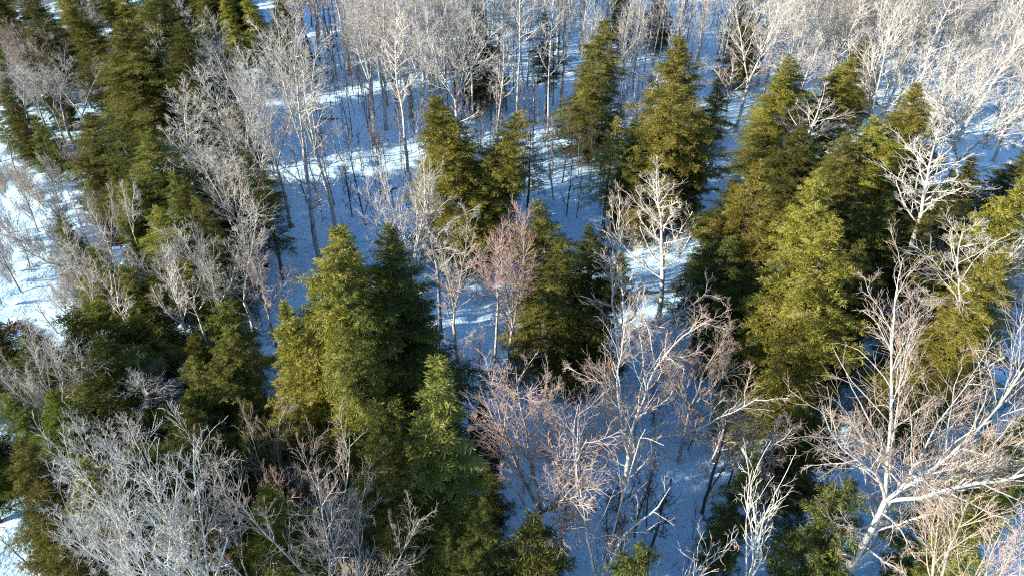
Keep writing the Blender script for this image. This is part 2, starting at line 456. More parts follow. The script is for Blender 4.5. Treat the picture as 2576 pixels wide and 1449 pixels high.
def axis(lo, hi, step, far, grow_f=1.35):
    a = list(np.arange(lo, hi + 1e-6, step))
    s = step; v = hi
    R_, L_ = [], []
    while v < far:
        s *= grow_f; v += s; R_.append(v)
    s = step; v = lo
    while v > -far:
        s *= grow_f; v -= s; L_.append(v)
    return np.array(L_[::-1] + a + R_)

gx = axis(-75, 75, 0.42, 1500); gy = axis(4, 125, 0.42, 1500)
X, Y = np.meshgrid(gx, gy)
r2 = np.random.default_rng(3)
Z = ground_z(X, Y)
# hummocks and drifts
for _ in range(420):
    cx, cy = r2.uniform(-70, 70), r2.uniform(5, 120)
    a = r2.uniform(0.10, 0.34); sx, sy = r2.uniform(0.5, 1.6), r2.uniform(0.4, 1.0)
    jx = np.abs(gx - cx) < 4 * sx; jy = np.abs(gy - cy) < 4 * sy
    Z[np.ix_(jy, jx)] += a * np.exp(-((X[np.ix_(jy, jx)] - cx) / sx) ** 2 - ((Y[np.ix_(jy, jx)] - cy) / sy) ** 2)
Z += r2.normal(0, 0.012, Z.shape)
nv = np.stack([X.ravel(), Y.ravel(), Z.ravel()], 1)
nx, ny = len(gx), len(gy)
I, J = np.meshgrid(np.arange(nx - 1), np.arange(ny - 1))
b0 = (J * nx + I).ravel()
snow = bpy.data.objects.new("snow_ground", mesh_np("snow_ground", nv, np.stack([b0, b0 + 1, b0 + nx + 1, b0 + nx], 1), M['snow']))
snow["kind"] = "structure"
COL.objects.link(snow)

# ------------------------------------------------------------------ from pixels to places
CP, SP_ = math.cos(PITCH), math.sin(PITCH)
def ray(px, py):
    w = (px - IMG_W / 2) / FPX; v = (IMG_H / 2 - py) / FPX
    return np.array([w, CP + v * SP_, -SP_ + v * CP])
def ground_at(px, py):
    d = ray(px, py); z = 0.0
    for _ in range(3):
        t = (z - CAM_H) / d[2]; x, y = d[0] * t, d[1] * t; z = float(ground_z(x, y))
    return x, y, z
NADIR_Y = IMG_H / 2 + FPX / math.tan(PITCH)
def stand(tx, ty, by):
    """foot of an upright tree whose tip shows at (tx, ty) and whose foot shows at height by; its height in metres"""
    k = (by - ty) / (NADIR_Y - ty)
    bx = tx + (IMG_W / 2 - tx) * k
    x, y, z = ground_at(bx, by)
    v = (IMG_H / 2 - ty) / FPX
    top = y * (v * CP - SP_) / (CP + v * SP_) + CAM_H
    return x, y, z, top - z
def px_to_m(px, x, y, zz):
    depth = y * CP - (zz - CAM_H) * SP_
    return px * depth / FPX

COUNT = {}
def plant(key, name, label, cat, group, x, y, z, h, rad, bark=None, twig=None, leaf=None, rot=None, lean=(0, 0), limbs=True):
    pr = PROTO[key]
    e = bpy.data.objects.new(name, None)
    e.empty_display_size = 0.5
    e.location = (x, y, z)
    sz = h / pr['h']; sr = rad / pr['rad']
    sr = min(max(sr, sz * 0.5), sz * 1.9)
    e.scale = (sr, sr, sz)
    e.rotation_euler = (lean[0], lean[1], random.Random(int(x * 1000) * 7919 + int(y * 1000)).uniform(0, 6.28) if rot is None else rot)
    e["label"] = label; e["category"] = cat
    if group:
        e["group"] = group
    COL.objects.link(e)
    for pn, me, role in pr['parts']:
        o = bpy.data.objects.new(pn, me)
        o.parent = e
        COL.objects.link(o)
        mt = {'bark': bark, 'twig': twig, 'leaf': leaf, 'bough': None}[role]
        if role == 'twig':
            for sl, mm in zip(o.material_slots, (bark, twig)):
                if mm:
                    sl.link = 'OBJECT'; sl.material = M[mm]
        elif mt:
            o.material_slots[0].link = 'OBJECT'
            o.material_slots[0].material = M[mt]
        if pn == 'boughs':
            o["kind"] = "stuff"
    return e

TAKEN = []          # (x, y, r)
# --- evergreens, each read off the photograph: tip x, tip y, foot y, crown width, shape, foliage, label
G = "evergreens of the mixed wood"
GREEN = [
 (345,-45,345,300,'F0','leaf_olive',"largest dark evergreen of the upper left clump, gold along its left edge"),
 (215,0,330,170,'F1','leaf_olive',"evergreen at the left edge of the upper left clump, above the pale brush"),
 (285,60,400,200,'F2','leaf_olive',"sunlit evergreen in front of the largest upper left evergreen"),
 (425,-25,380,220,'F1','leaf_deep_shaded',"shaded dark evergreen on the right flank of the upper left clump"),
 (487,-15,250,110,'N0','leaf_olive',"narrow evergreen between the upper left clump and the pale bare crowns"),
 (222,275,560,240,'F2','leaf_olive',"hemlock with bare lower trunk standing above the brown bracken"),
 (305,290,580,170,'D0','leaf_deep_shaded',"shaded hemlock just right of the one above the brown bracken"),
 (165,-30,190,170,'F0','leaf_gold_sunlit',"bright green evergreen touching the top edge near the left corner"),
 (75,-5,260,190,'F2','leaf_deep_shaded',"dark evergreen behind pale stems in the top left corner"),
 (-5,-30,180,140,'F1','leaf_deep_shaded',"evergreen cut by the left frame in the top left corner"),
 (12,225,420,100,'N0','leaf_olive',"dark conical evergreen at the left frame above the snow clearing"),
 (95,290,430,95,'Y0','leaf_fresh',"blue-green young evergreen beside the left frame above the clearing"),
 (560,-25,190,90,'N1','leaf_gold_sunlit',"gold-tipped narrow evergreen at the top edge behind the twin pale trees, left one"),
 (625,-35,170,90,'N0','leaf_gold_sunlit',"gold-tipped evergreen at the top edge behind the twin pale trees, right one"),
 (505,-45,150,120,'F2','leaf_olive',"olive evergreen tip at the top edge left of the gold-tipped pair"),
 (592,-55,130,120,'F0','leaf_deep_shaded',"dark evergreen at the top edge between the gold-tipped pair"),
 (690,-20,210,100,'F0','leaf_deep_shaded',"dark evergreen showing through the crown of the twin pale trees"),
 (505,130,380,130,'F1','leaf_deep_shaded',"dark evergreen deep behind the grey bare crowns left of the twin trees"),
 (560,260,500,140,'F3','leaf_deep_shaded',"dark evergreen half hidden under grey branches left of the twin trunks"),
 (590,365,670,150,'D0','leaf_deep_shaded',"dark evergreen with black trunks directly left of the twin tall trunks"),
 (645,430,700,110,'D1','leaf_deep_shaded',"thin shaded evergreen between the dark evergreen and the twin trunks"),
 (405,505,790,160,'F0','leaf_gold_sunlit',"sunlit rounded hemlock right of the brown bracken"),
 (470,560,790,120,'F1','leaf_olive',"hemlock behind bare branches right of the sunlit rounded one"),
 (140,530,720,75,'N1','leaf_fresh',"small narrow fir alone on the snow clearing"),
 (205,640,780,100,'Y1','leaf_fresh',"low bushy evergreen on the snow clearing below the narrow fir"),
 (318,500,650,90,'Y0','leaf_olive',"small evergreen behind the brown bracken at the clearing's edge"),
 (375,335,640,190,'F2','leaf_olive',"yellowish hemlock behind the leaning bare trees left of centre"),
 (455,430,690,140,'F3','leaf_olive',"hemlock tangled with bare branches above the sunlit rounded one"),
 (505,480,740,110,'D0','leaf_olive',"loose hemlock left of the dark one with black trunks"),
 (170,780,1050,220,'Y1','leaf_deep_shaded',"broad dark hemlock below the snow clearing"),
 (250,850,1140,200,'F2','leaf_deep_shaded',"dark hemlock under bare limbs below the snow clearing, right of the broad one"),
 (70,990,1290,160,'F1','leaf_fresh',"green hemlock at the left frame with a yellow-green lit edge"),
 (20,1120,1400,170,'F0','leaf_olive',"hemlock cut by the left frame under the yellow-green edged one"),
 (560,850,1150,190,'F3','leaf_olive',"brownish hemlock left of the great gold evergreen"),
 (470,1010,1330,210,'F2','leaf_deep_shaded',"dark spreading hemlock between two pairs of bare trunks, lower left"),
 (590,1060,1370,170,'F1','leaf_deep_shaded',"shaded hemlock at the foot of the great gold evergreen"),
 (330,1080,1440,210,'F3','leaf_deep_shaded',"dark hemlock behind the greyish tangle of the lower left"),
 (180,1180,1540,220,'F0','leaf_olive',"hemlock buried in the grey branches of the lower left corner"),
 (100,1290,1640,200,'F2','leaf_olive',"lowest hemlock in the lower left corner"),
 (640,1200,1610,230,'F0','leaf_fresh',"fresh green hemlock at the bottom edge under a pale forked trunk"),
 (440,1270,1650,220,'F3','leaf_deep_shaded',"dark hemlock at the bottom edge left of the fresh green one"),
 (812,545,1190,330,'F0','leaf_gold_sunlit',"great gold-lit evergreen left of centre, tallest of its clump"),
 (950,565,1170,270,'F2','leaf_deep_shaded',"black-green shaded evergreen on the right of the great gold one"),
 (705,720,1180,170,'F1','leaf_gold_sunlit',"gold evergreen on the left shoulder of the great one"),
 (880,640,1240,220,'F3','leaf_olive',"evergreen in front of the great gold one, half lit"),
 (1040,740,1180,140,'N0','leaf_deep_shaded',"narrow shaded evergreen on the right fringe of the great clump"),
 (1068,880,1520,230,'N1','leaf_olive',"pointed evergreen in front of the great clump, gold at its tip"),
 (960,1000,1560,210,'F2','leaf_deep_shaded',"shaded evergreen on the left side of the pointed front one"),
 (1155,225,650,230,'F1','leaf_gold_sunlit',"gold evergreen with a thin spire in the middle of the wood"),
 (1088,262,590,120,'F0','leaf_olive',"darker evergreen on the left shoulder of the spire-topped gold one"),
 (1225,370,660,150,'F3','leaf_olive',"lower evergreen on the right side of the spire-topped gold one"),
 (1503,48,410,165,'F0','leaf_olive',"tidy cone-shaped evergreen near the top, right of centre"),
 (1742,108,580,235,'F1','leaf_gold_sunlit',"tall lit evergreen right of the tidy cone-shaped one"),
 (1752,285,545,110,'N0','leaf_gold_sunlit',"smaller lit evergreen in front of the tall one right of the cone"),
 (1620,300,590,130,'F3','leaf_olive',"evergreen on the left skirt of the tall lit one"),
 (1545,285,590,120,'D1','leaf_gold_sunlit',"thin yellow hemlock with a dead bare tip"),
 (1330,335,525,95,'D1','leaf_deep_shaded',"thin dark evergreen sapling with a straight black trunk on the lit snow"),
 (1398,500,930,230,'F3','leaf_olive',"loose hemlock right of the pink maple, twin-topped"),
 (1500,545,950,160,'F3','leaf_deep_shaded',"dark hemlock behind the brown maple in the middle"),
 (1972,165,450,140,'F0','leaf_gold_sunlit',"left of two slanting gold evergreens in the upper right"),
 (2092,138,480,215,'F1','leaf_gold_sunlit',"right and larger of two slanting gold evergreens in the upper right"),
 (1812,190,350,85,'Y0','leaf_gold_sunlit',"small lit evergreen between two tall ones in the upper right"),
 (2345,215,610,220,'F0','leaf_gold_sunlit',"tall gold evergreen below the pale birch thicket at right"),
 (2232,285,610,160,'F3','leaf_gold_sunlit',"broad gold evergreen left of the tall one below the birch thicket"),
 (1925,395,830,190,'F2','leaf_gold_sunlit',"gold evergreen behind the brightest one at right"),
 (2095,425,910,190,'F0','leaf_gold_sunlit',"evergreen whose tip rises behind the brightest one at right"),
 (2083,525,1070,250,'F0','leaf_gold_sunlit',"brightest sunlit evergreen of the right half"),
 (2230,470,860,180,'F2','leaf_deep_shaded',"evergreen wholly in shade right of the brightest one"),
 (2370,460,740,150,'F0','leaf_olive',"evergreen behind the leaning white birch at right"),
 (2010,300,640,170,'F2','leaf_deep_shaded',"shaded evergreen filling the gap under the larger slanting one"),
 (2165,335,700,190,'F0','leaf_olive',"olive evergreen behind the evergreen wholly in shade, right group"),
 (1848,455,800,150,'F2','leaf_deep_shaded',"dark evergreen at the left edge of the right-hand group"),
 (2175,610,1000,180,'F2','leaf_deep_shaded',"dark evergreen against the right flank of the brightest one"),
 (2585,430,1010,250,'F0','leaf_gold_sunlit',"bright yellow-green evergreen at the right frame"),
 (2500,600,1100,190,'F3','leaf_gold_sunlit',"yellow-green evergreen behind the forked white tree at the right frame"),
 (2470,395,770,180,'F2','leaf_deep_shaded',"dark evergreen right of the leaning white birch"),
 (2560,370,740,170,'F0','leaf_deep_shaded',"dark evergreen at the right frame above the yellow-green one"),
 (1205,15,275,120,'F0','leaf_deep_shaded',"dark evergreen behind the birches at the top centre"),
 (1385,30,290,105,'D0','leaf_deep_shaded',"dark ragged evergreen left of the tidy cone-shaped one"),
 (1668,-25,140,90,'F2','leaf_deep_shaded',"far dark evergreen at the top edge right of the cone"),
 (1885,25,225,95,'F1','leaf_deep_shaded',"far dark evergreen behind bare crowns above the slanting pair"),
 (2190,90,340,110,'F2','leaf_olive',"dim evergreen among bare trunks right of the slanting pair"),
 (1800,590,900,170,'D0','leaf_deep_shaded',"dark shaded evergreen left of the brightest one"),
 (1885,650,980,150,'F2','leaf_deep_shaded',"shaded evergreen at the left foot of the brightest one"),
 (2090,980,1290,190,'Y1','leaf_deep_shaded',"dim evergreen below the brightest one at right"),  # shade on this hemlock and the next is put into the leaf colour
 (2150,1190,1540,210,'Y1','leaf_deep_shaded',"dark hemlock beneath the wide pale tree, lower right"),
 (1900,1120,1450,130,'Y1','leaf_deep_shaded',"low dark hemlock branch mass over the blue snow"),
 (1350,1300,1660,250,'Y1','leaf_deep_shaded',"green hemlock at the bottom edge around the pale twin trunk"),
 (1205,1280,1660,170,'F3','leaf_deep_shaded',"hemlock at the bottom edge right of the pointed evergreen"),
 (1610,1350,1700,200,'Y1','leaf_deep_shaded',"low dark hemlock at the bottom edge, centre right"),
 (2600,1010,1500,200,'F1','leaf_olive',"evergreen at the right frame behind reddish twigs"),
 (1215,1010,1190,110,'Y1','leaf_deep_shaded',"low black-green sapling on the snow right of the pointed evergreen"),
 (1225,1150,1330,100,'Y0','leaf_deep_shaded',"small dark sapling in the snow gap beside the pointed evergreen"),
]
for i, (tx, ty, by, w, key, leaf, label) in enumerate(GREEN):
    x, y, z, h = stand(tx, ty, by)
    rad = px_to_m(w, x, y, z + 0.35 * h) / 2
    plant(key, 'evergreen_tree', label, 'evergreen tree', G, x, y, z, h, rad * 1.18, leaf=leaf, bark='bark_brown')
    TAKEN.append((x, y, rad * 0.55))
    print(f"green {label[:40]:40s} x{x:6.1f} y{y:6.1f} h{h:5.1f} r{rad:4.1f}")

# --- bare trees
GB = "bare hardwoods of the mixed wood"
BARE = [
 (660,-35,660,200,'K0','bark_pale','twig_pale',"left of the twin tall pale trees with trunks rooted in lit snow"),
 (745,35,600,210,'K1','bark_white','twig_pale',"right of the twin tall pale trees, forked white upper trunk"),
 (620,80,570,190,'V0','bark_pale','twig_grey',"pale bare tree close left of the twin tall ones"),
 (545,110,520,190,'V1','bark_grey','twig_grey',"grey bare crown left of the twin tall trees"),
 (590,190,640,170,'V3','bark_pale','twig_grey',"leaning bare tree below the grey crown left of the twin trees"),
 (392,215,620,150,'B0','bark_pale','twig_pale',"slender leaning tree with straight tip left of centre, upper third"),
 (490,265,640,170,'V3','bark_grey','twig_pale',"many-stemmed leaning bare tree in front of the upper left evergreens"),
 (530,345,720,170,'V0','bark_pale','twig_pale',"leaning bare tree over the dark evergreen with black trunks"),
 (75,100,380,150,'V3','bark_grey','twig_grey',"grey bushy bare crown near the top left corner"),
 (160,150,400,150,'V3','bark_pale','twig_grey',"pale bare tree with fan of stems left of the big evergreens"),
 (20,170,400,150,'V3','bark_grey','twig_grey',"grey bare tree by the left frame above the clearing"),
 (140,40,270,160,'V0','bark_grey','twig_brown',"pinkish-brown crown in front of the top left evergreens"),
 (120,-30,180,110,'P0','bark_pale','twig_grey',"pair of thin pale stems in the top left corner"),
 (385,560,850,170,'V3','bark_pale','twig_grey',"leaning bare tree crossing the sunlit rounded hemlock"),
 (530,505,870,210,'V0','bark_pale','twig_grey',"wide bare tree with several pale leaning stems, left of the great evergreen"),
 (615,590,930,150,'C1','bark_grey','twig_brown',"brownish bare tree close against the left of the great evergreen"),
 (265,790,1110,260,'V2','bark_white','twig_grey',"white leaning clump of trunks, mid lower left"),
 (345,835,1110,190,'V3','bark_pale','twig_grey',"bare tree right of the white leaning clump"),
 (-10,760,1190,190,'C0','bark_pale','twig_grey',"tree with greenish-grey trunk cut by the left frame"),
 (150,560,800,170,'C1','bark_grey','twig_grey',"bare crooked tree standing on the snow clearing"),
 (60,1050,1690,250,'V3','bark_grey','twig_grey',"grey bare tree in the lower left corner, at the frame"),
 (175,1085,1720,250,'V3','bark_white','twig_grey',"white many-stemmed tree in the lower left corner"),
 (300,1060,1740,280,'K1','bark_pale','twig_grey',"tall pale stems right of the white many-stemmed tree in the lower left"),
 (385,1160,1760,220,'B1','bark_white','twig_grey',"white trunk leaning right near the bottom edge, lower left"),
 (505,1150,1650,210,'V3','bark_pale','twig_brown',"brown-twigged bare tree with thin pale stem near the bottom edge"),
 (700,1100,1640,270,'V0','bark_pale','twig_brown',"forked pale tree over the fresh green hemlock at the bottom edge"),
 (830,1180,1680,200,'C0','bark_grey','twig_brown',"brown-twigged crown at the bottom edge below the great evergreen"),
 (630,1010,1420,180,'C0','bark_grey','twig_brown',"bare tree in shade at the left foot of the great evergreen"),
 (1005,355,810,170,'V1','bark_white','twig_pale',"pale tree with upswept crown in front of the spire-topped evergreen"),
 (1075,430,830,130,'P2','bark_pale','twig_pale',"thin pale stem right of the upswept pale crown"),
 (1130,560,1020,170,'K0','bark_tan','twig_pale',"tan tree with forked limbs right of the great clump, trunk dark below"),
 (1275,505,985,190,'V1','bark_grey','twig_pink',"pink-twigged maple in the very middle"),
 (1235,590,960,110,'P1','bark_grey','twig_brown',"thin grey tree beside the pink-twigged maple"),
 (1590,570,1040,340,'C1','bark_white','twig_brown',"wide crooked crown with brownish tips, right of the middle"),
 (1640,770,1310,400,'C0','bark_white','twig_brown',"wide tree with pale forked trunk over blue snow, lower middle right"),
 (1800,750,1160,220,'C0','bark_tan','twig_brown',"brown-tipped bare tree left of the brightest evergreen's foot"),
 (1335,945,1455,360,'V1','bark_tan','twig_rose',"pink-brown crown on a pale twin trunk, bottom centre"),
 (1450,885,1430,210,'V1','bark_tan','twig_rose',"upright pink-brown tree just right of the twin trunk one"),
 (1555,1090,1590,240,'W0','bark_white','twig_rose',"small white crooked tree with pinkish twigs, bottom centre right"),
 (1722,408,810,200,'B2','bark_white','twig_pale',"white bare tree with tiered branches before the shaded evergreens"),
 (2052,235,570,210,'B1','bark_white','twig_pale',"white bare tree in front of the larger slanting evergreen"),
 (2455,285,760,210,'B1','bark_white','twig_pale',"leaning white birch right of the shaded evergreens"),
 (2590,480,1060,300,'K0','bark_white','twig_pale',"thick forked white tree at the right frame"),
 (2540,650,1530,560,'G0','bark_pale','twig_brown',"huge wide-limbed pale tree filling the lower right"),
 (2500,790,1450,330,'V0','bark_pale','twig_brown',"brownish fine-twigged crown behind the huge pale tree"),
 (2600,1100,1700,300,'V1','bark_tan','twig_brown',"brownish brushy tree at the lower right frame"),
 (2020,1130,1580,190,'W0','bark_white','twig_pale',"stubby white tree with few twigs near the bottom, right"),
 (1955,935,1330,170,'V3','bark_pale','twig_brown',"fine-twigged bare tree below the brightest evergreen"),
 (1745,1285,1640,170,'W0','bark_pale','twig_rose',"low pinkish sapling tree over blue snow at the bottom edge"),
 (1850,990,1290,120,'P1','bark_brown','twig_dark',"dark thin tree standing in the blue shade, right"),
 (1930,1180,1480,130,'P0','bark_brown','twig_dark',"dark forked thin tree over blue snow left of the stubby white one"),
 (1300,-60,335,90,'P1','bark_white','twig_pale',"tall straight white birch pole near the top centre"),
 (1240,60,430,90,'P0','bark_pale','twig_pale',"straight pale pole left of the tall white birch pole"),
 (1125,0,400,170,'V1','bark_white','twig_pale',"dense pale fan-shaped crown at the top, left of centre"),
 (1050,-40,350,180,'V0','bark_pale','twig_pale',"pale crown at the top left of the dense fan-shaped one"),
 (985,20,430,110,'P2','bark_white','twig_pale',"white double-stemmed pole in front of the snow gap, top centre"),
 (1615,145,410,130,'B1','bark_white','twig_grey',"small white bare tree between the cone and the tall lit evergreen"),
 (1860,130,330,150,'C1','bark_pale','twig_brown',"bare tree with drooping pale limbs left of the slanting pair"),
 (1930,-50,330,200,'V0','bark_white','twig_pale',"white fan-shaped crown above the slanting pair"),
 (2080,-30,330,160,'V2','bark_pale','twig_pale',"pale crown directly behind the larger slanting evergreen"),
 (2300,20,450,230,'V0','bark_white','twig_pale',"white upswept crown above the tall gold evergreen at right"),
 (2430,60,520,250,'V2','bark_white','twig_pale',"white many-stemmed crown in the upper right thicket, nearest to the snow gap"),
 (2555,90,560,240,'V1','bark_white','twig_pale',"white crown at the right frame above the blue snow"),
 (1300,840,1010,60,'S0','bark_brown','twig_dark',"dark sapling right of the pink maple's trunk"),
]
for i, (tx, ty, by, w, key, bark, twig, label) in enumerate(BARE):
    x, y, z, h = stand(tx, ty, by)
    rad = px_to_m(w, x, y, z + 0.7 * h) / 2
    plant(key, 'bare_tree', label, 'bare tree', GB, x, y, z, h, rad * 1.2, bark=bark, twig=twig, rot=3.008 if key == 'G0' else None)
    TAKEN.append((x, y, 0.8))
    print(f"bare {label[:40]:40s} x{x:6.1f} y{y:6.1f} h{h:5.1f} r{rad:4.1f}")

# --- the rest of the wood, scattered over the patches of ground where the photograph shows them
LAND = [(440,640,"the twin pale trees"), (560,300,"the grey bare crowns left of the twin trees"), (330,330,"the largest upper left evergreen"), (150,150,"the top left evergreens"),
 (230,540,"the brown bracken"), (60,420,"the dark cone at the left frame"), (170,720,"the lone narrow fir"), (405,775,"the sunlit rounded hemlock"), (600,670,"the dark evergreen with black trunks"),
 (170,1050,"the broad dark hemlock below the clearing"), (90,1280,"the yellow-edged hemlock at the left frame"), (330,1110,"the white leaning clump"), (590,1150,"the brownish hemlock"),
 (890,1190,"the great gold evergreen"), (1000,1170,"the black-green shaded evergreen"), (1110,1500,"the pointed front evergreen"), (700,1600,"the fresh green hemlock"), (250,1700,"the white many-stemmed corner tree"),
 (1170,650,"the spire-topped gold evergreen"), (1040,810,"the upswept pale crown"), (1160,1020,"the tan forked tree"), (1277,985,"the pink maple"), (1330,525,"the thin dark evergreen on lit snow"),
 (1480,410,"the tidy cone-shaped evergreen"), (1670,580,"the tall lit evergreen beside the cone"), (1545,590,"the dead-tipped yellow hemlock"), (1410,940,"the loose twin-topped hemlock"), (1300,335,"the tall white birch pole"),
 (1110,400,"the dense fan-shaped pale crown"), (1205,275,"the dark evergreen at the top centre"), (1690,140,"the far dark evergreen at the top edge"), (1850,225,"the dark evergreen above the slanting pair"),
 (1890,450,"the left slanting evergreen"), (2000,480,"the larger slanting evergreen"), (2200,610,"the tall gold evergreen under the birch thicket"), (1930,1070,"the brightest right-hand evergreen"),
 (2190,800,"the leaning white birch"), (2400,1010,"the yellow-green evergreen at the right frame"), (2330,520,"the white crown nearest the snow gap"), (1560,1040,"the wide crooked crown"),
 (1600,1310,"the wide tree over blue snow"), (1340,1455,"the pink-brown twin trunk"), (1580,1590,"the small white crooked tree"), (1950,1580,"the stubby white tree"), (2200,1560,"the huge pale tree"), (1890,1330,"the fine-twigged tree below the brightest evergreen")]
LAND = [(*ground_at(px, py)[:2], n) for px, py, n in LAND]
USED = set()
def project(x, y, z):
    dz = z - CAM_H
    d = y * CP - dz * SP_
    return IMG_W / 2 + FPX * x / d, IMG_H / 2 - FPX * (y * SP_ + dz * CP) / d
def say(look, x, y):
    near = sorted(LAND, key=lambda q: (q[0] - x) ** 2 + (q[1] - y) ** 2)
    px, py = project(x, y, 0)
    for how in ("", "further ", "well "):
        for (lx, ly, n) in near[:6]:
            qx, qy = project(lx, ly, 0)
            side = "left of" if px < qx else "right of"
            dep = "behind" if y > ly else "in front of"
            opts = [side, dep] if abs(px - qx) > abs(py - qy) else [dep, side]
            opts += [f"{dep} and {side}"]
            dist = math.hypot(lx - x, ly - y)
            if how == "" and dist > 14 or how == "well " and dist < 6:
                continue
            for o in opts:
                t = f"{look} {how}{o} {n}"
                if t not in USED and len(t.split()) <= 16:
                    USED.add(t)
                    return t
    for i in range(len(near) - 1):
        t = f"{look} between {near[i][2]} and {near[i + 1][2]}"
        if t not in USED and len(t.split()) <= 16:
            USED.add(t)
            return t
    return None
BARKW = {'bark_white': 'white', 'bark_pale': 'pale', 'bark_grey': 'grey', 'bark_brown': 'dark', 'bark_tan': 'tan'}
TWIGW = {'twig_rose': 'rosy', 'twig_pale': 'pale', 'twig_grey': 'grey', 'twig_brown': 'brown', 'twig_dark': 'dark'}
LEAFW = {'leaf_gold_sunlit': 'gold-green', 'leaf_olive': 'olive', 'leaf_deep_shaded': 'dark green', 'leaf_fresh': 'fresh green'}
def in_view(x, y, z, h, rad):
    m = rad * FPX / max(5.0, math.hypot(y, CAM_H - h)) * 0.6
    (ax, ay), (bx, by) = project(x, y, z), project(x, y, z + h)
    return max(ax, bx) > -m and min(ax, bx) < IMG_W + m and ay > -m and by < IMG_H + m

def inside(px, py, poly):
    c = False
    for (x1, y1), (x2, y2) in zip(poly, poly[1:] + poly[:1]):
        if (y1 > py) != (y2 > py) and px < (x2 - x1) * (py - y1) / (y2 - y1) + x1:
            c = not c
    return c

def scatter(poly, n, gap, seed):
    r = random.Random(seed)
    P = [ground_at(*q)[:2] for q in poly]
    xs = [p[0] for p in P]; ys = [p[1] for p in P]
    out, tries = [], 0
    while len(out) < n and tries < n * 60:
        tries += 1
        x, y = r.uniform(min(xs), max(xs)), r.uniform(min(ys), max(ys))
        if not inside(x, y, P):
            continue
        if any((x - a) ** 2 + (y - b) ** 2 < max(gap, q) ** 2 for a, b, q in TAKEN):
            continue
        TAKEN.append((x, y, gap)); out.append((x, y, float(ground_z(x, y))))
    return out, r

